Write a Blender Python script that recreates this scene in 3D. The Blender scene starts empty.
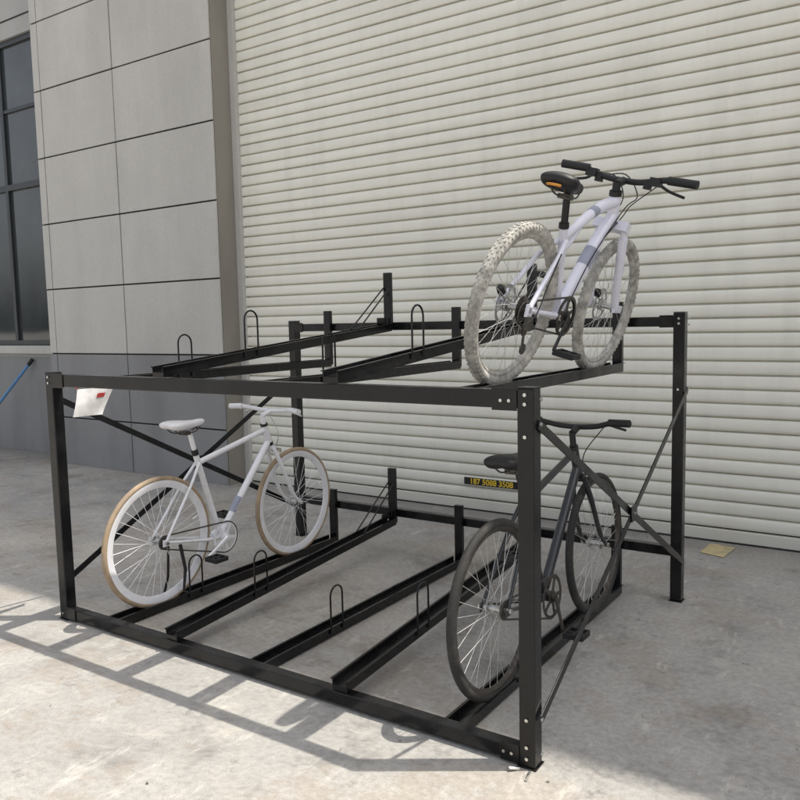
import bpy, math, random
from mathutils import Vector, Matrix
random.seed(7)
sc=bpy.context.scene
col=sc.collection

# ------------------------------------------------------------------ materials
def new_mat(name):
    m=bpy.data.materials.new(name); m.use_nodes=True
    nt=m.node_tree; b=nt.nodes["Principled BSDF"]
    return m,nt,b
def coord(nt): return nt.nodes.new("ShaderNodeTexCoord").outputs["Object"]
def noise(nt,vec,scale,detail=4,rough=.55,sc3=None):
    if sc3:
        mp=nt.nodes.new("ShaderNodeMapping"); mp.inputs["Scale"].default_value=sc3
        nt.links.new(vec,mp.inputs["Vector"]); vec=mp.outputs["Vector"]
    n=nt.nodes.new("ShaderNodeTexNoise"); n.inputs["Scale"].default_value=scale
    n.inputs["Detail"].default_value=detail; n.inputs["Roughness"].default_value=rough
    nt.links.new(vec,n.inputs["Vector"]); return n.outputs["Fac"]
def ramp(nt,fac,stops):
    r=nt.nodes.new("ShaderNodeValToRGB"); e=r.color_ramp.elements
    while len(e)>1: e.remove(e[0])
    e[0].position=stops[0][0]; c=stops[0][1]; e[0].color=(c,c,c,1) if not isinstance(c,tuple) else c+(1,)
    for p,c in stops[1:]:
        q=e.new(p); q.color=(c,c,c,1) if not isinstance(c,tuple) else c+(1,)
    nt.links.new(fac,r.inputs["Fac"]); return r.outputs["Color"]
def mix(nt,a,b,fac,mode='MIX'):
    m=nt.nodes.new("ShaderNodeMix"); m.data_type='RGBA'; m.blend_type=mode
    for s,v in ((m.inputs[6],a),(m.inputs[7],b),(m.inputs[0],fac)):
        if hasattr(v,"links"): nt.links.new(v,s)
        elif isinstance(v,tuple): s.default_value=v+(1,)
        else: s.default_value=v
    return m.outputs[2]
def bump(nt,b,h,strength=.3,dist=.01):
    n=nt.nodes.new("ShaderNodeBump"); n.inputs["Strength"].default_value=strength; n.inputs["Distance"].default_value=dist
    nt.links.new(h,n.inputs["Height"]); nt.links.new(n.outputs["Normal"],b.inputs["Normal"])

def simple(name,c,rough=.5,metal=0,var=.15,vs=20,bmp=0,dirt=None,spec=None,coat=0):
    m,nt,b=new_mat(name); v=coord(nt)
    f=noise(nt,v,vs,2)
    c2=tuple(x*(1-var) for x in c); c3=tuple(min(1,x*(1+var)) for x in c)
    cc=ramp(nt,f,[(.3,c2),(.7,c3)])
    if dirt:
        g=noise(nt,v,vs*.35,4,.7)
        cc=mix(nt,cc,dirt,ramp(nt,g,[(.5,0.0),(.72,.75)]))
    nt.links.new(cc,b.inputs["Base Color"])
    rr=ramp(nt,f,[(.3,max(0,rough-.1)),(.7,min(1,rough+.12))])
    nt.links.new(rr,b.inputs["Roughness"]); b.inputs["Metallic"].default_value=metal
    if spec is not None: b.inputs["Specular IOR Level"].default_value=spec
    if coat: b.inputs["Coat Weight"].default_value=coat; b.inputs["Coat Roughness"].default_value=.15
    if bmp: bump(nt,b,noise(nt,v,vs*8,2),bmp,.002)
    return m

M_black=simple("black_powder_coat",(.006,.006,.007),.25,0,.25,9,0,dirt=(.015,.0145,.0135),spec=.42)
M_blkplastic=simple("black_plastic",(.012,.012,.013),.5,0,.2,30)
M_rubber=simple("black_rubber",(.026,.025,.024),.8,0,.3,25,0,dirt=(.08,.075,.066))
M_tan=simple("tan_rubber",(.36,.27,.18),.75,0,.2,20,0,dirt=(.25,.20,.15))
M_mud=simple("dusty_tyre_rubber",(.41,.395,.36),.9,0,.35,30,0,dirt=(.18,.172,.155))
M_white=simple("white_gloss_paint",(.80,.80,.83),.28,0,.03,6,0,dirt=(.66,.65,.63),coat=.4)
M_lav=simple("pale_lavender_paint",(.77,.77,.87),.3,0,.03,6,0,dirt=(.64,.63,.66),coat=.4)
M_greyblue=simple("grey_decal",(.30,.32,.40),.4,0,.1,10)
M_darkframe=simple("dark_grey_paint",(.018,.020,.024),.3,0,.2,10,0,dirt=(.04,.04,.038),coat=.3)
M_steel=simple("brushed_steel",(.55,.55,.54),.32,1,.15,40)
M_spoke=simple("dull_spoke_steel",(.50,.50,.49),.45,.4,.1,40)
M_darksteel=simple("greasy_steel",(.11,.10,.09),.45,.8,.3,60)
M_zinc=simple("zinc_bolt",(.7,.7,.68),.3,1,.1,60)
M_orange=simple("orange_vinyl",(.60,.25,.04),.5)
M_yellow=simple("yellow_paint",(.75,.52,.04),.5)
M_yellowfade=simple("faded_yellow_paint",(.50,.41,.22),.8,0,.25,14,.0,dirt=(.36,.35,.32))
M_sign=simple("black_sign_face",(.012,.012,.012),.4)
M_paper=simple("white_paper",(.78,.77,.77),.7)
M_red=simple("red_ink",(.5,.05,.05),.6)
M_bluepole=simple("blue_plastic",(.10,.24,.46),.4)
M_cloth=simple("mop_strings",(.42,.38,.36),.95,0,.3,40)
M_alu=simple("window_aluminium",(.07,.075,.08),.4,.6,.1,8)
M_stone=simple("gravel_bits",(.30,.28,.25),.9,0,.4,30)

def mk_ground():
    m,nt,b=new_mat("weathered_concrete"); v=coord(nt)
    big=noise(nt,v,.5,4,.6); mid=noise(nt,v,2.4,7,.68); fine=noise(nt,v,38,4,.7); grit=noise(nt,v,240,2,.7)
    c=ramp(nt,big,[(.33,(.335,.325,.31)),(.50,(.385,.372,.35)),(.66,(.45,.42,.375))])
    c=mix(nt,c,ramp(nt,mid,[(.34,.64),(.46,.92),(.58,1.0),(.72,1.16)]),1.0,'MULTIPLY')
    c=mix(nt,c,ramp(nt,fine,[(.3,.80),(.55,1.0),(.75,1.10)]),1.0,'MULTIPLY')
    c=mix(nt,c,ramp(nt,grit,[(.33,.76),(.5,1.0),(.7,1.12)]),.9,'MULTIPLY')
    s=noise(nt,v,1.15,6,.74,(1,1.4,1))
    c=mix(nt,c,(.27,.215,.16),ramp(nt,s,[(.52,0.0),(.56,.36),(.60,.14),(.68,.55)]))
    c=mix(nt,c,(.56,.52,.455),ramp(nt,s,[(.30,.65),(.43,0.0)]))
    s2=noise(nt,v,6,4,.8)
    c=mix(nt,c,(.16,.145,.13),ramp(nt,s2,[(.60,0.0),(.69,.5)]))
    s3=noise(nt,v,9,5,.75,(1,.35,1))
    c=mix(nt,c,(.60,.57,.52),ramp(nt,s3,[(.58,0.0),(.67,.4)]))
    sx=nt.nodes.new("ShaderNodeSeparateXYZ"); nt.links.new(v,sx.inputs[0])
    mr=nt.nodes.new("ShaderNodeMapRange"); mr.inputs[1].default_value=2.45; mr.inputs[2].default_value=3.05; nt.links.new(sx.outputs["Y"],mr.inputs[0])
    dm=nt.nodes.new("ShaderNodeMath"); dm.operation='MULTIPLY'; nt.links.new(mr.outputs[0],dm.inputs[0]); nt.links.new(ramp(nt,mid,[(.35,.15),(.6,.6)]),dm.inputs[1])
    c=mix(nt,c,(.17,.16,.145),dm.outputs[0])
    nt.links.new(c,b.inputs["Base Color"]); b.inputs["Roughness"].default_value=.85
    b.inputs["Specular IOR Level"].default_value=.3
    bump(nt,b,fine,.4,.006)
    return m
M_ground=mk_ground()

def mk_panel(name,c,streak=.05,rough=.8):
    m,nt,b=new_mat(name); v=coord(nt)
    f=noise(nt,v,.9,5,.6); st=noise(nt,v,1.6,4,.6,(2.0,1,.35)); sp=noise(nt,v,150,2,.6)
    cc=ramp(nt,f,[(.3,tuple(x*.92 for x in c)),(.7,tuple(x*1.06 for x in c))])
    cc=mix(nt,cc,ramp(nt,st,[(.35,1-streak*1.6),(.6,1.0)]),1.0,'MULTIPLY')
    cc=mix(nt,cc,ramp(nt,sp,[(.35,.84),(.65,1.07)]),.8,'MULTIPLY')
    nt.links.new(cc,b.inputs["Base Color"]); b.inputs["Roughness"].default_value=rough
    return m
M_panel=mk_panel("light_wall_panel",(.56,.545,.51))
M_panel_d=mk_panel("grey_wall_panel",(.28,.28,.28),.08)
M_reveal=mk_panel("brown_grey_render",(.31,.285,.245),.1)
M_joint=simple("dark_joint",(.025,.025,.025),.9)
M_wall=mk_panel("grey_render",(.46,.455,.44),.06)

def mk_shutter():
    m,nt,b=new_mat("cream_shutter_paint"); v=coord(nt)
    f=noise(nt,v,.7,4,.6); st=noise(nt,v,1.8,4,.65,(3,1,.25)); sl=noise(nt,v,1.0,1,.5,(.25,1,10.2))
    cc=ramp(nt,f,[(.3,(.815,.795,.70)),(.7,(.855,.835,.745))])
    cc=mix(nt,cc,ramp(nt,st,[(.32,.93),(.52,1.0)]),1.0,'MULTIPLY')
    cc=mix(nt,cc,ramp(nt,sl,[(.35,.95),(.6,1.02)]),1.0,'MULTIPLY')
    sp=noise(nt,v,22,4,.8)
    cc=mix(nt,cc,(.50,.47,.40),ramp(nt,sp,[(.66,0.0),(.74,.4)]))
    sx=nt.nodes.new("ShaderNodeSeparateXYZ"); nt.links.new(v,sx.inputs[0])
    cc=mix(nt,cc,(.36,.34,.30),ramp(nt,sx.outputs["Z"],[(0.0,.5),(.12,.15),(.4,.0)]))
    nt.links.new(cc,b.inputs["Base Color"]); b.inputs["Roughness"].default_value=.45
    return m
M_shutter=mk_shutter()
def mk_glass():
    m,nt,b=new_mat("window_glass"); v=coord(nt)
    cc=ramp(nt,noise(nt,v,1.5,3),[(.3,(.03,.036,.038)),(.7,(.06,.07,.073))])
    nt.links.new(cc,b.inputs["Base Color"]); b.inputs["Roughness"].default_value=.05
    b.inputs["Specular IOR Level"].default_value=.8
    bump(nt,b,noise(nt,v,1.2,2),.06,.02); return m
M_glass=mk_glass()

# ------------------------------------------------------------------ mesh builder
class MB:
    def __init__(s): s.v=[]; s.f=[]
    def quad(s,pts):
        i=len(s.v); s.v+= [tuple(p) for p in pts]; s.f.append(tuple(range(i,i+len(pts))))
    def box(s,a,b):
        x0,y0,z0=a; x1,y1,z1=b
        s.obox(((x0+x1)/2,(y0+y1)/2,(z0+z1)/2),(1,0,0),(0,1,0),(0,0,1),((x1-x0)/2,(y1-y0)/2,(z1-z0)/2))
    def obox(s,c,ax,ay,az,h,ch=None):
        c=Vector(c); A=[Vector(ax).normalized()*h[0],Vector(ay).normalized()*h[1],Vector(az).normalized()*h[2]]
        i=len(s.v)
        for sx in(-1,1):
            for sy in(-1,1):
                for sz in(-1,1): s.v.append(tuple(c+A[0]*sx+A[1]*sy+A[2]*sz))
        for f in((0,1,3,2),(4,6,7,5),(0,4,5,1),(2,3,7,6),(0,2,6,4),(1,5,7,3)): s.f.append(tuple(i+k for k in f))
    def bar(s,p,q,w,t,side=(1,0,0)):
        p=Vector(p);q=Vector(q);d=(q-p);L=d.length;d.normalize()
        sd=Vector(side); sd=(sd-d*sd.dot(d)).normalized(); up=d.cross(sd)
        s.obox((p+q)/2,d,sd,up,(L/2,w/2,t/2))
    def tube(s,pts,r,n=10,flat=1.0,ref=None):
        pts=[Vector(p) for p in pts]
        rs=r if isinstance(r,(list,tuple)) else [r]*len(pts)
        i0=len(s.v); prev=None
        for k,p in enumerate(pts):
            if k==0:d=pts[1]-p
            elif k==len(pts)-1:d=p-pts[k-1]
            else:d=(pts[k+1]-p).normalized()+(p-pts[k-1]).normalized()
            d.normalize()
            if prev is None:
                a=Vector(ref) if ref else (Vector((0,1,0)) if abs(d.y)<.9 else Vector((0,0,1)))
            else:a=prev
            a=(a-d*a.dot(d)).normalized(); prev=a; bb=d.cross(a)
            for j in range(n):
                t=2*math.pi*j/n; s.v.append(tuple(p+(a*math.cos(t)*flat+bb*math.sin(t))*rs[k]))
        for k in range(len(pts)-1):
            for j in range(n):
                a=i0+k*n+j;b=i0+k*n+(j+1)%n; s.f.append((a,b,b+n,a+n))
        s.f.append(tuple(i0+j for j in range(n))[::-1]); e=i0+(len(pts)-1)*n
        s.f.append(tuple(e+j for j in range(n)))
    def rev(s,c,prof,seg=64,closed=True):
        i0=len(s.v);m=len(prof)
        for k in range(seg):
            t=2*math.pi*k/seg
            for r,v in prof: s.v.append((c[0]+r*math.cos(t),c[1]+v,c[2]+r*math.sin(t)))
        for k in range(seg):
            for j in range(m if closed else m-1):
                a=i0+k*m+j;b=i0+k*m+(j+1)%m;c2=i0+((k+1)%seg)*m+(j+1)%m;d=i0+((k+1)%seg)*m+j
                s.f.append((a,b,c2,d))
    def obj(s,name,mat,parent=None,smooth=True,bevel=0):
        me=bpy.data.meshes.new(name); me.from_pydata(s.v,[],s.f); me.update()
        import bmesh
        bm=bmesh.new(); bm.from_mesh(me); bmesh.ops.recalc_face_normals(bm,faces=bm.faces); bm.to_mesh(me); bm.free()
        me.materials.append(mat)
        if smooth:
            me.shade_smooth()
            try: me.set_sharp_from_angle(angle=math.radians(38))
            except Exception: pass
        o=bpy.data.objects.new(name,me); col.objects.link(o)
        if parent:o.parent=parent
        if bevel:
            md=o.modifiers.new("b",'BEVEL'); md.width=bevel; md.segments=2; md.limit_method='ANGLE'
        return o
def empty(name,mat=None):
    e=bpy.data.objects.new(name,None); e.empty_display_size=.2; col.objects.link(e)
    if mat is not None:e.matrix_world=mat
    return e
def smoothpath(pts,n=6):
    P=[Vector(p) for p in pts]; out=[]
    for i in range(len(P)-1):
        p0=P[max(i-1,0)];p1=P[i];p2=P[i+1];p3=P[min(i+2,len(P)-1)]
        for k in range(n):
            t=k/n
            out.append(.5*((2*p1)+(p2-p0)*t+(2*p0-5*p1+4*p2-p3)*t*t+(3*p1-p0-3*p2+p3)*t**3))
    out.append(P[-1]); return out

# ------------------------------------------------------------------ ground
g=MB(); g.quad([(-300,-300,0),(300,-300,0),(300,300,0),(-300,300,0)])
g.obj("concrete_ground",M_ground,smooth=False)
g=MB(); g.quad([(-.10,2.76,.004),(.05,2.72,.004),(.07,2.97,.004),(-.09,3.0,.004)])
g.obj("yellow_floor_marking",M_yellowfade,smooth=False)
g=MB()
for i in range(260):
    if random.random()<.6: x=random.uniform(-8,1.6); y=(2.75 if x<-4.35 else 3.03)-abs(random.gauss(0,.12))
    else: x=random.uniform(-4.5,2.5); y=random.uniform(-1.8,2.9)
    s=random.uniform(.0015,.0055); 
    g.obox((x,y,s*.6),(random.uniform(-1,1),random.uniform(-1,1),.2),(random.uniform(.2,1),-.5,.3),(0,.2,1),(s,s*.8,s*.6))
g.obj("gravel",M_stone,smooth=False)

# ------------------------------------------------------------------ building
WY=3.08; PY=2.81; XR=-4.35; XS2=1.75; HB=10.8
B=empty("factory_building",Matrix.Translation((0,0,0)))
def pillar(x0,x1,vj,name):
    back=MB(); back.box((x0+.012,PY+.018,0),(x1-.012,PY+.5,HB)); back.obj(name+"_core",M_joint,B,False)
    up=MB();lo=MB()
    zs=[.0,.52,1.22]+[1.22+.7*i for i in range(1,14)]
    xs=[x0]+vj+[x1]
    for i in range(len(zs)-1):
        z0=zs[i];z1=min(zs[i+1],HB-.01)
        if z1<=z0:continue
        for j in range(len(xs)-1):
            gj=.0075
            a=xs[j]+(gj if j else 0); b=xs[j+1]-(gj if j<len(xs)-2 else 0)
            off=random.uniform(-.0015,.0015)
            (up if z0>=1.2 else lo).box((a,PY+off,z0+(gj if i else 0)),(b,PY+.0165,z1-gj))
    up.obj(name+"_upper_panels",M_panel,B,False,.003); lo.obj(name+"_lower_panels",M_panel_d,B,False,.003)
pillar(-7.05,XR,[-6.93,-5.72],"pillar")
pillar(XS2,XS2+2.7,[XS2+1.35],"far_pillar")
rv=MB(); rv.box((XR-.012,PY+.02,0),(XR+.003,WY+.2,5.6)); rv.box((XS2-.003,PY+.02,0),(XS2+.012,WY+.2,5.6))
rv.obj("door_reveal",M_reveal,B,False)
gd=MB(); gd.box((XR+.003,WY-.045,0),(XR+.075,WY+.05,5.6)); gd.box((XS2-.075,WY-.045,0),(XS2-.003,WY+.05,5.6))
gd.obj("door_guide_rails",M_panel,B,False,.004)
up=MB(); up.box((XR+.003,PY+.01,5.6),(XS2-.003,PY+.6,HB)); up.obj("wall_over_door",M_wall,B,False)
w=MB()
wx0,wx1,wz0,wz1=-10.4,-7.15,1.30,4.86; WW=3.12
w.box((-16,WW,0),(-7.04,WW+.3,wz0-.003)); w.box((-16,WW,wz1+.003),(-7.04,WW+.3,HB)); w.box((-16,WW,wz0-.003),(wx0,WW+.3,wz1+.003)); w.box((wx1,WW,wz0-.003),(-7.04,WW+.3,wz1+.003))
w.box((XS2+2.7,WW,0),(22,WW+.3,HB))
w.obj("side_wall",M_wall,B,False)
w=MB(); w.box((-16,WW-.012,0),(-7.052,WW-.002,1.16)); w.obj("side_wall_plinth",M_panel_d,B,False,.003)
w=MB(); w.box((-16,WW-.05,wz0-.10),(-7.055,WW-.004,wz0-.005)); w.obj("window_sill",M_panel,B,False,.006)
w=MB(); w.box((-16,WW-.006,5.05),(-7.055,WW-.001,5.065)); w.box((-16,WW-.006,5.85),(-7.055,WW-.001,5.865)); w.obj("wall_joints",M_joint,B,False)
fr=MB()
fr.box((wx0,WW+.03,wz0),(wx1,WW+.10,wz0+.06)); fr.box((wx0,WW+.03,wz1-.06),(wx1,WW+.10,wz1))
for x in (wx0,-9.35,-8.3,wx1-.06): fr.box((x,WW+.028,wz0+.06),(x+.06,WW+.102,wz1-.06))
fr.box((wx0,WW+.025,3.15),(wx1,WW+.105,3.22))
fr.box((wx0,WW+.035,4.05),(wx1,WW+.095,4.09))
fr.obj("window_frame",M_alu,B,False,.003)
gl=MB(); gl.quad([(wx0,WW+.06,wz0),(wx1,WW+.06,wz0),(wx1,WW+.06,wz1),(wx0,WW+.06,wz1)]); gl.obj("window_glass_panes",M_glass,B,False)
bk=MB(); bk.box((-16,WW+.31,0),(22,WW+9,HB-.3)); bk.obj("building_body",M_wall,B,False)
pc=MB(); pc.box((-16.05,PY,HB),(22.05,PY+.5,HB+.06)); pc.obj("roof_coping",M_wall,B,False)

# roller shutter
sh=MB(); pitch=.092; nz=int(5.5/pitch); x0,x1=XR+.05,XS2-.05
prof=[]
z=.09
for i in range(nz):
    j=random.uniform(-.0013,.0013); k=random.uniform(-.0012,.0012)
    prof+=[(WY+.026,z+.0005),(WY+.026,z+.0085),(WY-.006+j,z+.0105),(WY-.0105+j,z+.016),(WY-.0125+j,z+.030),(WY-.0125+k,z+.056),(WY-.010+k,z+.074),(WY-.006+k,z+.086),(WY-.002,z+.090)]
    z+=pitch
xs=[x0+(x1-x0)*k/14 for k in range(15)]
for xx in xs:
    for (y,zz) in prof:
        sh.v.append((xx,y+.002*math.sin(xx*2.1+zz*1.3),zz))
m=len(prof)
for k in range(14):
    for j in range(m-1): sh.f.append((k*m+j,(k+1)*m+j,(k+1)*m+j+1,k*m+j+1))
S=empty("roller_shutter",Matrix.Translation((0,0,0)))
o=sh.obj("slats",M_shutter,S)
bb=MB(); bb.box((x0,WY-.02,.012),(x1,WY+.02,.088)); bb.obj("bottom_bar",M_shutter,S,False,.004)
bb=MB(); bb.box((x0,WY-.016,.0),(x1,WY+.012,.0115)); bb.obj("rubber_seal",M_rubber,S,False)

# phone number strip on the shutter
SG=empty("phone_number_sign",Matrix.Translation((-1.72,WY-.032,.235)))
s=MB(); s.box((-.24,0,-.028),(.24,.012,.028)); s.obj("plate",M_sign,SG,False,.003)
cu=bpy.data.curves.new("t",'FONT'); cu.body="187 5088 3508"; cu.size=.062; cu.align_x='CENTER'; cu.align_y='CENTER'; cu.extrude=.001; cu.offset=.0012
to=bpy.data.objects.new("t",cu); col.objects.link(to); bpy.context.view_layer.update()
me=bpy.data.meshes.new_from_object(to.evaluated_get(bpy.context.evaluated_depsgraph_get())); bpy.data.objects.remove(to)
me.materials.clear(); me.materials.append(M_yellow)
lt=bpy.data.objects.new("lettering",me); col.objects.link(lt); lt.parent=SG; lt.matrix_local=Matrix.Translation((0,-.002,0))@Matrix.Rotation(math.radians(90),4,'X')

# mop
MP=empty("mop",Matrix.Translation((-8.5,2.6,0)))
t=MB(); t.tube([(0,0,.16),(.61,.445,1.07)],.018,12); t.obj("handle",M_bluepole,MP)
t=MB(); t.tube([(.61,.445,1.07),(.655,.475,1.135)],.024,12); t.obj("grip",M_blkplastic,MP)
t=MB()
for i in range(46):
    a=random.uniform(0,6.28); rr=random.uniform(.02,.15)
    t.tube(smoothpath([(0,0,.17),(.4*rr*math.cos(a),.4*rr*math.sin(a),.12),(rr*math.cos(a),rr*math.sin(a),.012)],3),.007,5)
t.obj("strings",M_cloth,MP)

# ------------------------------------------------------------------ rack
W,D,HF,HK=2.604,1.833,1.276,1.511
RK=empty("two_tier_bike_rack",Matrix.Translation((0,0,0)))
pw=.029
p=MB()
for (x,y,h) in ((-W,0,HF),(0,0,HF),(0,D,HK),(-W,D,HK)):
    p.box((x-pw,y-pw,.006),(x+pw,y+pw,h))
p.obj("posts",M_black,RK,False,.004)
p=MB()
for (x,y,h) in ((-W,0,HF),(0,0,HF),(0,D,HK),(-W,D,HK)):
    p.box((x-.034,y-.034,0),(x+.034,y+.034,.006)); p.box((x-pw-.001,y-pw-.001,h+.0005),(x+pw+.001,y+pw+.001,h+.004))
p.obj("foot_plates_and_caps",M_black,RK,False,.001)
bm_=MB()
e=pw+.001
bm_.box((-W+e,-.025,.012),(-e,.025,.062)); bm_.box((-W+e,-.026,HF-.066),(-e,.026,HF-.006))
bm_.box((-W+e,D-.024,.24),(-e,D+.024,.29)); bm_.box((-W+e,D-.024,HK-.07),(-e,D+.024,HK-.02))
bm_.obj("cross_beams",M_black,RK,False,.004)
fl=MB()
for x,sg in((-W,1),(0,-1)):
    fl.box((min(x+sg*pw,x+sg*(pw+.09)),-.0305,HF-.073),(max(x+sg*pw,x+sg*(pw+.09)),-.0265,HF+.001))
    fl.box((min(x+sg*pw,x+sg*(pw+.07)),D-.0295,HK-.075),(max(x+sg*pw,x+sg*(pw+.07)),D-.0245,HK-.012))
    fl.box((min(x+sg*pw,x+sg*(pw+.07)),-.030,.008),(max(x+sg*pw,x+sg*(pw+.07)),-.0255,.072))
fl.obj("connector_flanges",M_black,RK,False,.001)
br=MB()
for x,sg in ((-W,-1),(0,1)):
    xo=x+sg*(pw+.004)
    br.bar((xo,0,1.16),(xo,D,.21),.005,.032); br.bar((xo+sg*.007,0,.17),(xo+sg*.007,D,1.12),.005,.032)
    ym,zm=.955,.665
    br.obox((xo+sg*.0125,ym,zm),(1,0,0),(0,1,0),(0,0,1),(.002,.035,.035))
br.obj("cross_braces",M_black,RK,False,.001)
bo=MB()
def bolt(c,ax,r=.007,h=.005):
    c=Vector(c);a=Vector(ax); bo.tube([c,c+a*h],r,6)
for x,sg in ((-W,-1),(0,1)):
    for (y,z) in ((0,1.16),(D,.21),(0,.17),(D,1.12),(.955,.665),(0,HF-.035),(0,.05),(D,HK-.03),(D,HK-.06)):
        bolt((x+sg*(pw+(.018 if y==.955 else .011)),y,z),(sg,0,0))
for z in (HF-.02,HF-.05,.035,.075,1.12,.17): bolt((0,-pw-.001,z),(0,-1,0),.0065)
for z in (HF-.02,HF-.05,.035): bolt((-W,-pw-.001,z),(0,-1,0),.0065)
for z in (HK-.03,HK-.055,.265,1.12): bolt((0,D-pw-.001,z),(0,-1,0),.0065)
for x in (-.055,-.085): bolt((x,-.031,HF-.04),(0,-1,0),.006); bolt((x,-.031,.04),(0,-1,0),.006)
bo.tube([(-.02,-.05,.004),(-.045,-.075,.012)],.006,8); bo.tube([(.02,-.052,.006),(.03,-.10,.007)],.005,8)
bo.obj("bolts",M_zinc,RK)

TX=[-2.27,-1.78,-1.29,-.80,-.31]
tr=MB();st=MB();hoop=MB();rod=MB()
def channel(x,y0,z0,y1,z1,wd=.072,h=.026,t=.004):
    d=Vector((0,y1-y0,z1-z0)).normalized(); n=Vector((0,-d.z,d.y))
    c=[(-wd/2,-.018),(-wd/2,h),(-wd/2-.008,h),(-wd/2-.008,h+t),(-wd/2+t,h+t),(-wd/2+t,t),(wd/2-t,t),(wd/2-t,h+t),(wd/2+.008,h+t),(wd/2+.008,h),(wd/2,h),(wd/2,-.018)]
    i=len(tr.v)
    for (yy,zz) in ((y0,z0),(y1,z1)):
        for a,b in c:
            q=Vector((x+a,yy,zz))+n*b; tr.v.append(tuple(q))
    m=len(c)
    for k in range(m): tr.f.append((i+k,i+(k+1)%m,i+m+(k+1)%m,i+m+k))
    tr.f.append(tuple(i+k for k in (0,1,4,5,6,7,10,11))); tr.f.append(tuple(i+m+k for k in (0,1,4,5,6,7,10,11)))
for lv in range(2):
    for k,x in enumerate(TX):
        high=k%2==1
        if high: z0,z1=((.081 if lv==0 else HF+.014),(.215 if lv==0 else 1.455)); y0=-.02
        else: z0=z1=(.026 if lv==0 else 1.226); y0=.028
        y1=1.775
        channel(x,y0,z0,y1,z1)
        zb=(.20 if lv==0 else 1.44) if high else z1-.012
        H=.36
        st.box((x-.026,y1+.001,zb+.004),(x+.026,y1+.031,zb+H))
        st.obox((x,y1-.06,z1+.045),(1,0,0),(0,1,.0),(0,0,1),(.003,.05,.02)) if high else None
        for sx in (-.03,.03):
            ya=y1-.34; za=z0+(z1-z0)*(ya-y0)/(y1-y0)+.03
            if high: rod.tube([(x+sx,ya,za),(x+sx*.75,y1-.002,z1+.25)],.0045,8)
        yh=.53; zz=lambda y:z0+(z1-z0)*(y-y0)/(y1-y0)
        xx=x+.042
        if lv==1 and k==4: continue
        pts=[(xx,yh-.045,zz(yh-.045)+.0),(xx,yh-.045,zz(yh)+.18)]
        for a in range(1,8):
            pts.append((xx,yh-.045*math.cos(math.pi*a/8),zz(yh)+.18+.045*math.sin(math.pi*a/8)))
        pts+=[(xx,yh+.045,zz(yh)+.18),(xx,yh+.045,zz(yh+.045)+.0)]
        hoop.tube(pts,.0046,8)
tr.obj("wheel_trays",M_black,RK,False,.001); st.obj("wheel_stops",M_black,RK,False,.003)
hoop.obj("locking_hoops",M_black,RK); rod.obj("stay_rods",M_black,RK)

# paper tag
PT=empty("paper_tag",Matrix.Translation((-2.56,0,0)))
A=[(0,.10,1.185),(.012,.31,1.185),(-.005,.06,1.045),(.012,.24,1.04)]
def tagpt(u,v,dx=0):
    P=(Vector(A[0])*(1-u)+Vector(A[1])*u)*(1-v)+(Vector(A[2])*(1-u)+Vector(A[3])*u)*v
    P.x+=.014*math.sin(u*3.0+v*2)+dx; return tuple(P)
def tagmesh(u0,u1,v0,v1,dx,nn=6):
    t=MB()
    for i in range(nn+1):
        for j in range(nn+1): t.v.append(tagpt(u0+(u1-u0)*i/nn,v0+(v1-v0)*j/nn,dx))
    for i in range(nn):
        for j in range(nn): a=i*(nn+1)+j; t.f.append((a,a+1,a+nn+2,a+nn+1))
    return t
tagmesh(0,1,0,1,0).obj("sheet",M_paper,PT)
tagmesh(.55,.8,.2,.35,.0015).obj("red_print",M_red,PT)
t=MB(); t.tube([(.0,.11,1.18),(.0,.03,1.24)],.002,6); t.obj("string",M_red,PT)

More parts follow.
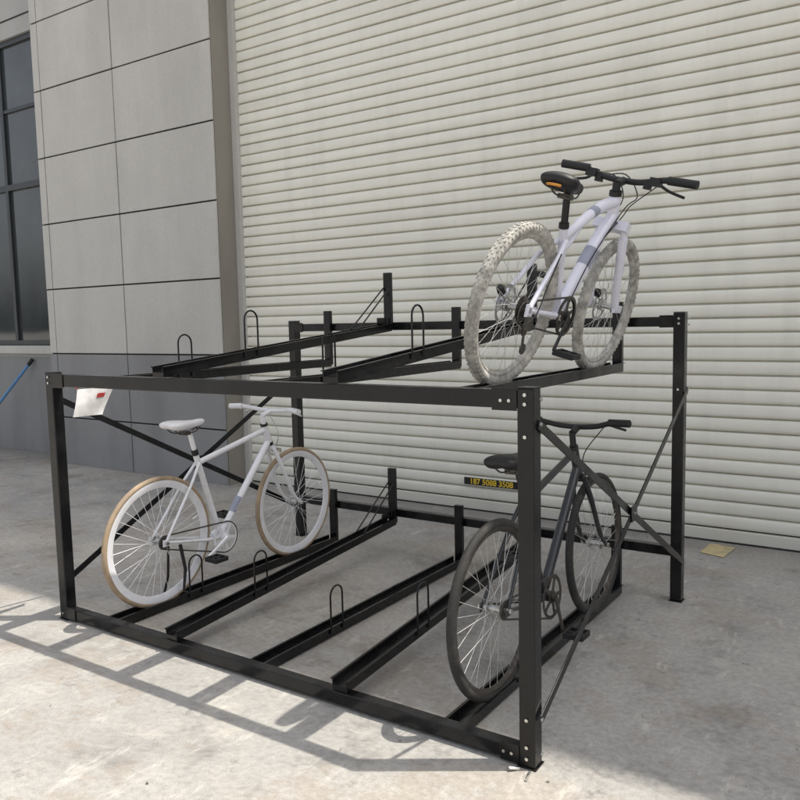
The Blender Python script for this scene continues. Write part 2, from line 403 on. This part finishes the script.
# ------------------------------------------------------------------ bikes
def wheel(E,nm,cu,R,tw,tyre,rimm,rimdepth,knob=False,rotor=False,cassette=0,steel=M_spoke,spokes=32,rimw=.012):
    c=(cu,0,R)
    t=MB(); n=12
    t.rev(c,[(R-tw+tw*math.cos(2*math.pi*k/n),tw*.98*math.sin(2*math.pi*k/n)) for k in range(n)],96)
    if knob:
        K=78
        for k in range(K):
            for row,(rr,vv) in enumerate(((0,0.0),(-.003,.012),(-.003,-.012),(-.012,.0205),(-.012,-.0205))):
                a=2*math.pi*(k+(.5 if row in(1,2) else 0))/K
                er=Vector((math.cos(a),0,math.sin(a))); et=Vector((-math.sin(a),0,math.cos(a)))
                p=Vector(c)+er*(R+rr-.001)+Vector((0,vv,0))
                nrm=er if row<3 else (er*.5+Vector((0,math.copysign(.85,vv),0))).normalized()
                t.obox(p,nrm,et,nrm.cross(et),(.0028,.0055,.0042))
    t.obj(nm+"_tyre",tyre,E)
    r=MB(); ro=R-2*tw+.007; ri=ro-rimdepth
    r.rev(c,[(ro,-rimw),(ro,rimw),(ro-.012,rimw),(ri,.004),(ri,-.004),(ro-.012,-rimw)],96); r.obj(nm+"_rim",rimm,E)
    s=MB(); hf=.028
    for k in range(spokes):
        side=1 if k%2 else -1
        a=2*math.pi*k/spokes; off=(1 if (k//2)%2 else -1)*1.15
        p=Vector((cu+.021*math.cos(a+off),side*hf,R+.021*math.sin(a+off)))
        q=Vector((cu+(ri+.001)*math.cos(a),0,R+(ri+.001)*math.sin(a)))
        s.tube([p,q],.0012,4)
    s.tube([(cu+ (ri)*math.cos(.3),0,R+ri*math.sin(.3)),(cu+(ri-.045)*math.cos(.3),0,R+(ri-.045)*math.sin(.3))],.0035,6)
    s.obj(nm+"_spokes",steel,E)
    h=MB()
    h.rev(c,[(0.0001,-.05),(.010,-.05),(.010,-.031),(.025,-.031),(.025,-.026),(.014,-.022),(.014,.022),(.025,.026),(.025,.031),(.010,.031),(.010,.05),(.0001,.05)],24,False)
    h.tube([(cu,-.066,R),(cu,.066,R)],.006,8); h.tube([(cu,-.072,R),(cu,-.060,R)],.010,6); h.tube([(cu,.060,R),(cu,.072,R)],.010,6)
    h.obj(nm+"_hub",M_steel,E)
    if rotor:
        d=MB(); y=.038
        d.rev((c[0],y,c[2]),[(.080,-.001),(.080,.001),(.066,.001),(.066,-.001)],48); d.rev((c[0],y,c[2]),[(.028,-.0012),(.028,.0012),(.018,.0012),(.018,-.0012)],24)
        for k in range(6):
            a=k*math.pi/3; d.bar((cu+.024*math.cos(a),y,R+.024*math.sin(a)),(cu+.068*math.cos(a+.5),y,R+.068*math.sin(a+.5)),.002,.007,(0,1,0))
        d.obj(nm+"_brake_disc",M_steel,E)
        q=MB(); q.obox((cu-.055,y+.004,R+.055),(1,0,1),(0,1,0),(-1,0,1),(.012,.014,.02)); q.obj(nm+"_brake_caliper",M_blkplastic,E,False,.004)
    if cassette:
        d=MB()
        for k in range(cassette):
            rr=.050-.0045*k if cassette>1 else .034; y=-.034-.004*k if cassette>1 else -.042
            T=26 if cassette==1 else 30-2*k
            i0=len(d.v)
            for a in range(T*2):
                th=math.pi*a/T; ra=rr+(.003 if a%2 else -.001)
                for yy in(-.001,.001): d.v.append((cu+ra*math.cos(th),y+yy,R+ra*math.sin(th)))
            m=T*2
            for a in range(m):
                b=(a+1)%m; d.f.append((i0+2*a,i0+2*b,i0+2*b+1,i0+2*a+1))
            d.f.append(tuple(i0+2*a for a in range(m))); d.f.append(tuple(i0+2*a+1 for a in range(m)))
        d.obj(nm+"_sprockets",M_darksteel,E,False)

def saddle(E,u,w,L=.27,wd=.075,mat=M_blkplastic,tilt=0,stripe=None,thick=1.0):
    t=MB(); n=16
    S=[(0,.55,.010),(.06,.86,.026),(.18,1.0,.034),(.34,.86,.034),(.5,.50,.030),(.68,.27,.027),(.86,.22,.024),(.96,.17,.018),(1,.08,.008)]
    for (k,a,h) in S:
        h*=thick
        uu=u-L*.5+L*k; zt=w+.010*(1-k)*math.cos(k*3)+.006*(k>.8)+ (k-.5)*L*math.tan(tilt)
        for j in range(n):
            th=2*math.pi*j/n; cx=math.cos(th);sz=math.sin(th)
            t.v.append((uu,wd*a*cx,zt+(h*.55*sz if sz>0 else h*1.0*sz*(.45+.55*abs(cx)))))
    for s in range(len(S)-1):
        for j in range(n):
            a=s*n+j;b=s*n+(j+1)%n; t.f.append((a,b,b+n,a+n))
    t.f.append(tuple(range(n))); e=(len(S)-1)*n; t.f.append(tuple(e+j for j in range(n)))
    o=t.obj("saddle",mat,E); md=o.modifiers.new("s",'SUBSURF'); md.levels=2; md.render_levels=2
    r=MB()
    for sy in(-1,1): r.tube(smoothpath([(u-.09,sy*.03,w-.02),(u-.05,sy*.022,w-.043),(u+.05,sy*.02,w-.043),(u+.10,sy*.010,w-.02)],4),.0035,6)
    r.obox((u,0,w-.045),(1,0,0),(0,1,0),(0,0,1),(.02,.026,.01)); r.obj("saddle_rails",M_darksteel,E)
    if stripe:
        q=MB(); q.tube(smoothpath([(u-L*.5+.008,-.030,w-.014),(u-L*.5+.001,-.015,w-.013),(u-L*.5,.0,w-.013),(u-L*.5+.001,.015,w-.013),(u-L*.5+.008,.030,w-.014)],4),.0055,8); q.obj("saddle_trim",stripe,E)

def crank(E,bb,rear,R,rc,ang,ringm,armm,cogr,cogv,pedm=M_blkplastic,arms=5,L=.17,guard=False):
    bu,bw=bb; v=-.045
    d=MB()
    d.rev((bu,v,bw),[(rc,-.0015),(rc,.0015),(rc-.012,.0015),(rc-.012,-.0015)],72)
    if guard: d.rev((bu,v-.006,bw),[(rc+.006,-.001),(rc+.006,.001),(rc-.008,.001),(rc-.008,-.001)],72)
    d.rev((bu,v,bw),[(.030,-.003),(.030,.003),(.0001,.003),(.0001,-.003)],24)
    for k in range(arms):
        a=k*2*math.pi/arms+ang; d.bar((bu+.02*math.cos(a),v,bw+.02*math.sin(a)),(bu+(rc-.008)*math.cos(a),v,bw+(rc-.008)*math.sin(a)),.004,.016,(0,1,0))
    for k in range(44):
        a=2*math.pi*k/44; d.obox((bu+(rc+.002)*math.cos(a),v,bw+(rc+.002)*math.sin(a)),(math.cos(a),0,math.sin(a)),(0,1,0),(-math.sin(a),0,math.cos(a)),(.0035,.001,.002))
    d.obj("chainring",ringm,E)
    a_=MB(); a_.tube([(bu,-.06,bw),(bu,.06,bw)],.019,16)
    ped=MB()
    for sd,aa in((-1,ang),(1,ang+math.pi)):
        p=Vector((bu,sd*.062,bw)); q=p+Vector((math.cos(aa)*L,sd*.012,math.sin(aa)*L))
        a_.tube([p,(p+q)/2,q],[.014,.010,.011],8,.6)
        a_.tube([q,q+Vector((0,sd*.10,0))],.006,8)
        c=q+Vector((0,sd*.06,0))
        for du in (-.04,.04): ped.obox(c+Vector((du,0,0)),(1,0,0),(0,1,0),(0,0,1),(.005,.045,.012))
        for dv in (-.042,0,.042): ped.obox(c+Vector((0,dv,0)),(1,0,0),(0,1,0),(0,0,1),(.040,.005,.011))
        ped.tube([c-Vector((0,.045,0)),c+Vector((0,.045,0))],.011,8)
    a_.obj("cranks",armm,E); ped.obj("pedals",pedm,E,False,.002)
    ch=MB(); n=14
    d0=Vector((bu-rear[0],0,bw-rear[1])); base=math.atan2(d0.z,d0.x)
    pts=[]
    for k in range(n+1):
        a=base-math.pi/2+math.pi*k/n; pts.append((bu+rc*math.cos(a),v,bw+rc*math.sin(a)))
    for k in range(9):
        a=base+math.pi/2+math.pi*k/8; pts.append((rear[0]+cogr*math.cos(a),cogv,rear[1]+cogr*math.sin(a)))
    pts.append(pts[0])
    ch.tube(pts,.0045,6,.8); ch.obj("chain",M_darksteel,E)

def bikemat(rear,front,lean):
    r=Vector(rear);f=Vector(front);x=(f-r).normalized()
    y=Vector((0,0,1)).cross(x).normalized(); z=x.cross(y)
    R=Matrix((x,y,z)).transposed().to_4x4()
    return Matrix.Translation(r)@R@Matrix.Rotation(lean,4,'X')

def bike_white():
    E=empty("white_bicycle",bikemat((-2.262,.318,.031),(-2.256,1.376,.031),math.radians(1.2)))
    R=.345; wb=1.058
    wheel(E,"rear_wheel",0,R,.0145,M_tan,M_white,.038,cassette=1,steel=M_white)
    wheel(E,"front_wheel",wb,R,.0145,M_tan,M_white,.038,steel=M_white)
    bb=(.425,.275); st=(.265,.765); ht=(.80,.865); hb=(.845,.735); ra=(0,R)
    f=MB(); V=lambda p,y=0:(p[0],y,p[1])
    f.tube([V(bb),V(st)],.0165,14); f.tube([V((.285,.72)),V((.806,.835))],.016,14); f.tube([V(bb),V((.835,.765))],.020,14)
    f.tube([V(ht),V(hb)],.021,16); f.tube([(bb[0],-.035,bb[1]),(bb[0],.035,bb[1])],.023,18)
    for s in(-1,1):
        f.tube([(bb[0]-.02,s*.022,bb[1]),(.30,s*.034,.285),(0.01,s*.056,R)],[.011,.010,.007],10)
        f.tube([(st[0]+.012,s*.014,.72),(.2,s*.036,.62),(0.0,s*.056,R+.006)],[.009,.008,.007],10)
        f.obox((0,s*.056,R),(1,0,0),(0,1,0),(0,0,1),(.02,.003,.018))
        f.tube(smoothpath([(.852,s*.028,.715),(.90,s*.044,.60),(.985,s*.053,.42),(wb,s*.056,R)],5),[.0135]*6+[.012]*5+[.0095]*5,10)
    f.tube([(.848,-.034,.722),(.848,.034,.722)],.017,12)
    f.obj("frame",M_white,E)
    d=MB(); d.tube([V((.52,.392)),V((.58,.467))],.0206,14); d.obj("frame_decals",M_greyblue,E)
    k=MB(); k.tube([V(st),V((.255,.795))],.019,12); k.tube([V((.838,.757)),V((.844,.737))],.023,14); k.tube([V((.797,.873)),V((.801,.86))],.023,14)
    k.tube([(.10,.05,.315),(.13,.10,.10),(.12,.125,.0)],.007,8)
    k.tube([(.10,-.045,.31),(.125,-.05,.17),(.105,-.055,.055),(.125,-.07,.045)],[.010,.009,.008,.006],8)
    k.obj("clamps_and_kickstand",M_blkplastic,E)
    p=MB(); p.tube([V((.26,.78)),V((.225,.90))],.0135,12); p.obj("seat_post",M_white,E)
    saddle(E,.195,.940,.275,.072,M_white,thick=1.35)
    h=MB(); h.tube([V((.797,.873)),V((.785,.925))],.0145,12); h.tube([V((.785,.922)),V((.855,.945))],.015,12)
    h.tube(smoothpath([(.80,-.27,.962),(.82,-.20,.965),(.85,-.09,.950),(.857,0,.946),(.85,.09,.950),(.82,.20,.965),(.80,.27,.962)],6),.0125,12)
    h.obj("handlebar_and_stem",M_white,E)
    g=MB()
    for s in(-1,1): g.tube([(.796,s*.28,.961),(.806,s*.235,.964),(.816,s*.195,.965)],.0175,12)
    g.obj("grips",M_white,E)
    k=MB(); k.tube([(.86,0,.70),(.895,0,.715)],.008,8); k.obox((.90,0,.70),(1,0,0),(0,1,0),(0,0,1),(.008,.035,.012))
    for s in(-1,1):
        k.tube(smoothpath([(.84,s*.15,.962),(.875,s*.17,.945),(.88,s*.23,.925)],4),.006,6)
    k.tube(smoothpath([(.86,.14,.955),(.93,.08,.90),(.92,.0,.80),(.90,0,.72)],6),.0025,6)
    k.obj("brake_and_cable",M_steel,E)
    crank(E,bb,ra,R,.088,math.radians(205),M_white,M_white,.034,-.042)
    return E

def bike_black():
    E=empty("black_bicycle",bikemat((-.291,.328,.031),(-.275,1.384,.031),math.radians(-1.0)))
    R=.350; wb=1.056
    wheel(E,"rear_wheel",0,R,.0175,M_rubber,M_darksteel,.022,cassette=1)
    wheel(E,"front_wheel",wb,R,.0175,M_rubber,M_darksteel,.022)
    bb=(.43,.275); st=(.265,.76); ht=(.80,.875); hb=(.845,.735); ra=(0,R)
    f=MB(); V=lambda p,y=0:(p[0],y,p[1])
    f.tube([V(bb),V(st)],.0165,14); f.tube([V((.285,.715)),V((.806,.845))],.016,14); f.tube([V(bb),V((.835,.765))],.021,14)
    f.tube([V(ht),V(hb)],.021,16); f.tube([(bb[0],-.035,bb[1]),(bb[0],.035,bb[1])],.023,18)
    for s in(-1,1):
        f.tube([(bb[0]-.02,s*.022,bb[1]),(.30,s*.034,.285),(0.01,s*.056,R)],[.011,.010,.007],10)
        f.tube([(st[0]+.012,s*.014,.715),(.2,s*.036,.615),(0.0,s*.056,R+.006)],[.009,.008,.007],10)
        f.obox((0,s*.056,R),(1,0,0),(0,1,0),(0,0,1),(.02,.003,.018))
        f.tube(smoothpath([(.852,s*.028,.715),(.90,s*.044,.60),(.985,s*.053,.42),(wb,s*.056,R)],5),[.0135]*6+[.012]*5+[.0095]*5,10)
    f.tube([(.848,-.034,.722),(.848,.034,.722)],.017,12)
    f.obj("frame",M_darkframe,E)
    p=MB(); p.tube([V((.268,.75)),V((.21,.875))],.0135,12); p.obj("seat_post",M_blkplastic,E)
    saddle(E,.175,.905,.27,.082,M_blkplastic,thick=1.6)
    h=MB(); h.tube([V((.797,.875)),V((.785,.94))],.0145,12); h.tube([V((.785,.935)),V((.855,.955))],.016,12)
    h.tube(smoothpath([(.80,-.24,.985),(.82,-.18,.985),(.85,-.09,.962),(.857,0,.956),(.85,.09,.962),(.82,.18,.985),(.80,.24,.985)],6),.0125,12)
    h.obj("handlebar_and_stem",M_blkplastic,E)
    g=MB()
    for s in(-1,1):
        g.tube([(.798,s*.265,.987),(.808,s*.22,.986),(.818,s*.165,.985)],.0175,12)
        g.tube(smoothpath([(.84,s*.14,.98),(.875,s*.16,.963),(.885,s*.22,.945)],4),.006,6)
    g.tube(smoothpath([(.86,-.14,.975),(.94,-.08,.93),(.93,.0,.82),(.90,0,.72)],6),.0028,6)
    g.obox((.90,0,.70),(1,0,0),(0,1,0),(0,0,1),(.008,.035,.012))
    g.obj("grips_levers_and_cable",M_blkplastic,E)
    crank(E,bb,ra,R,.092,math.radians(285),M_darksteel,M_darksteel,.034,-.042)
    return E

def bike_mtb():
    E=empty("mountain_bicycle",bikemat((-.362,.470,1.232),(-.336,1.445,1.232),math.radians(15.5)))
    R=.325; wb=.975
    wheel(E,"rear_wheel",0,R,.0245,M_mud,M_mud,.020,knob=True,rotor=True,cassette=7)
    wheel(E,"front_wheel",wb,R+.004,.0245,M_mud,M_mud,.020,knob=True,rotor=True)
    bb=(.40,.295); st=(.27,.65); ht=(.715,.835); hb=(.755,.715); ra=(0,R)
    f=MB(); V=lambda p,y=0:(p[0],y,p[1])
    f.tube([V(bb),V(st)],.0175,14)
    f.tube(smoothpath([V((.285,.61)),V((.41,.68)),V((.57,.76)),V((.725,.802))],5),[.0175]*5+[.022]*5+[.027]*6,14)
    f.tube(smoothpath([V(bb),V((.49,.41)),V((.63,.61)),V((.745,.745))],5),[.027]*5+[.031]*6+[.028]*5,14)
    f.tube(smoothpath([V((.295,.555)),V((.36,.595)),V((.44,.685))],4),.011,10)
    f.tube([V(ht),V(hb)],.026,16); f.tube([(bb[0],-.036,bb[1]),(bb[0],.036,bb[1])],.025,18)
    for s in(-1,1):
        f.tube([(bb[0]-.02,s*.026,bb[1]),(.28,s*.046,.30),(0.01,s*.066,R)],[.013,.012,.010],10)
        f.tube([(st[0]+.018,s*.016,.60),(.19,s*.044,.53),(0.0,s*.066,R+.01)],[.012,.011,.010],10)
        f.obox((0,s*.066,R),(1,0,0),(0,1,0),(0,0,1),(.026,.004,.024))
        f.tube([(.785,s*.062,.655),(.862,s*.063,.43),(.912,s*.065,R+.004)],[.0205,.019,.017],12)
        f.obox((.938,s*.066,R+.004),(1,0,0),(0,1,0),(0,0,1),(.045,.007,.016))
    pts=[]
    for a in range(9):
        th=math.pi*a/8; pts.append((.795+.045*math.sin(th),.062*math.cos(th),.65+.035*math.sin(th)))
    f.tube(pts,.012,8)
    f.obox((.766,0,.702),(0,1,0),(1,0,-.3),(.3,0,1),(.080,.026,.022))
    f.obj("frame",M_lav,E)
    d=MB(); d.tube([V((.555,.505)),V((.61,.582))],.0316,14); d.tube([V((.50,.728)),V((.545,.748))],.0235,14); d.obj("frame_decals",M_greyblue,E)
    k=MB()
    for s in(-1,1): k.tube([(.770,s*.062,.70),(.787,s*.062,.65)],.0155,12)
    k.obj("fork_stanchions",M_lav,E)
    k=MB(); k.tube([V(st),V((.262,.67))],.021,12); k.tube([V((.27,.655)),V((.225,.78))],.0145,12)
    k.tube([V((.71,.85)),V((.717,.83))],.028,14); k.tube([V((.752,.727)),V((.758,.712))],.028,14)
    k.tube([V((.712,.845)),V((.698,.885))],.018,12); k.tube([V((.70,.877)),V((.765,.90))],.019,12)
    k.tube(smoothpath([(.735,-.32,.930),(.75,-.20,.930),(.765,-.08,.905),(.77,0,.902),(.765,.08,.905),(.75,.20,.930),(.735,.28,.930)],6),.0135,12)
    k.obj("cockpit_and_seat_post",M_blkplastic,E)
    g=MB()
    for s in(-1,1):
        q=0 if s<0 else -.04
        g.tube([(.734,s*(.335+q),.930),(.742,s*(.26+q),.930),(.749,s*(.205+q),.930)],.0185,12)
        g.tube(smoothpath([(.765,s*.155,.925),(.79,s*.16,.91),(.815,s*.20,.89),(.815,s*.27,.875)],4),[.009]*5+[.0065]*8,8)
        g.obox((.755,s*.15,.915),(1,0,0),(0,1,0),(0,0,1),(.02,.024,.018))
        g.obox((.765,s*.115,.90),(1,0,0),(0,1,0),(0,0,1),(.017,.014,.020))
    g.obj("grips_and_levers",M_blkplastic,E,True)
    c=MB()
    c.tube(smoothpath([(.79,-.15,.915),(.89,-.12,.915),(.89,-.02,.81),(.79,-.03,.75),(.65,-.03,.65)],6),.0028,6)
    c.tube(smoothpath([(.79,.15,.915),(.91,.10,.925),(.92,.04,.83),(.83,.055,.69),(.88,.075,.45),(.91,.08,.37)],6),.0028,6)
    c.tube(smoothpath([(.79,.12,.905),(.85,.03,.935),(.85,-.05,.85),(.77,-.035,.78),(.54,-.035,.54),(.42,-.035,.33)],6),.0028,6)
    c.tube(smoothpath([(.20,-.05,.55),(.08,-.08,.42),(.0,-.10,.32),(-.06,-.09,.27),(-.035,-.075,.24)],6),.0028,6)
    c.obj("cables",M_blkplastic,E)
    saddle(E,.215,.813,.265,.085,M_blkplastic,math.radians(-2),M_orange,thick=1.7)
    dr=MB(); dr.obox((.005,-.072,.275),(1,0,0),(0,1,0),(0,0,1),(.016,.012,.028)); dr.tube([(.005,-.062,.255),(.03,-.060,.17)],.009,8,.5)
    dr.tube([(.008,-.058,.245),(.008,-.066,.245)],.022,14); dr.tube([(.035,-.056,.17),(.035,-.064,.17)],.022,14)
    dr.obj("rear_derailleur",M_darksteel,E,False,.002)
    crank(E,bb,(0.0,R-.015),R,.082,math.radians(235),M_darksteel,M_blkplastic,.045,-.048,guard=True)
    return E
bike_white(); bike_black(); bike_mtb()

# ------------------------------------------------------------------ light
sd=Vector((.40,.25,1.0)).normalized()
el=math.asin(sd.z); rot=math.atan2(sd.x,sd.y)
W_=bpy.data.worlds.new("World"); sc.world=W_; W_.use_nodes=True; nt=W_.node_tree
sky=nt.nodes.new("ShaderNodeTexSky"); sky.sky_type='NISHITA'; sky.sun_disc=False; sky.sun_elevation=el; sky.sun_rotation=rot
sky.air_density=1.0; sky.dust_density=4.0; sky.ozone_density=1.0
hs=nt.nodes.new("ShaderNodeHueSaturation"); hs.inputs["Saturation"].default_value=.32; hs.inputs["Value"].default_value=1.5
nt.links.new(sky.outputs[0],hs.inputs["Color"])
bg=nt.nodes["Background"]; nt.links.new(hs.outputs[0],bg.inputs[0]); bg.inputs[1].default_value=.15
ld=bpy.data.lights.new("sun",'SUN'); ld.energy=5.0; ld.angle=math.radians(.55); ld.color=(1,.945,.85)
lo=bpy.data.objects.new("sun",ld); col.objects.link(lo); lo.rotation_euler=sd.to_track_quat('Z','Y').to_euler(); lo.location=(5,3,14)

# ------------------------------------------------------------------ camera
cd=bpy.data.cameras.new("camera"); cam=bpy.data.objects.new("camera",cd); col.objects.link(cam)
r0=Vector((.83075,.55665,-.02091)); r1=Vector((.03795,-.09418,-.99528)); r2=Vector((-.55616,.82509,-.09943))
m=Matrix((r0,-r1,-r2)).transposed().to_4x4(); m.translation=Vector((1.0734,-2.3368,1.5)); cam.matrix_world=m
cd.sensor_width=36; cd.lens=792.44/800*36; cd.clip_end=1500; cd.clip_start=.05
sc.camera=cam
sc.view_settings.view_transform='Standard'; sc.view_settings.look='None'; sc.view_settings.exposure=0
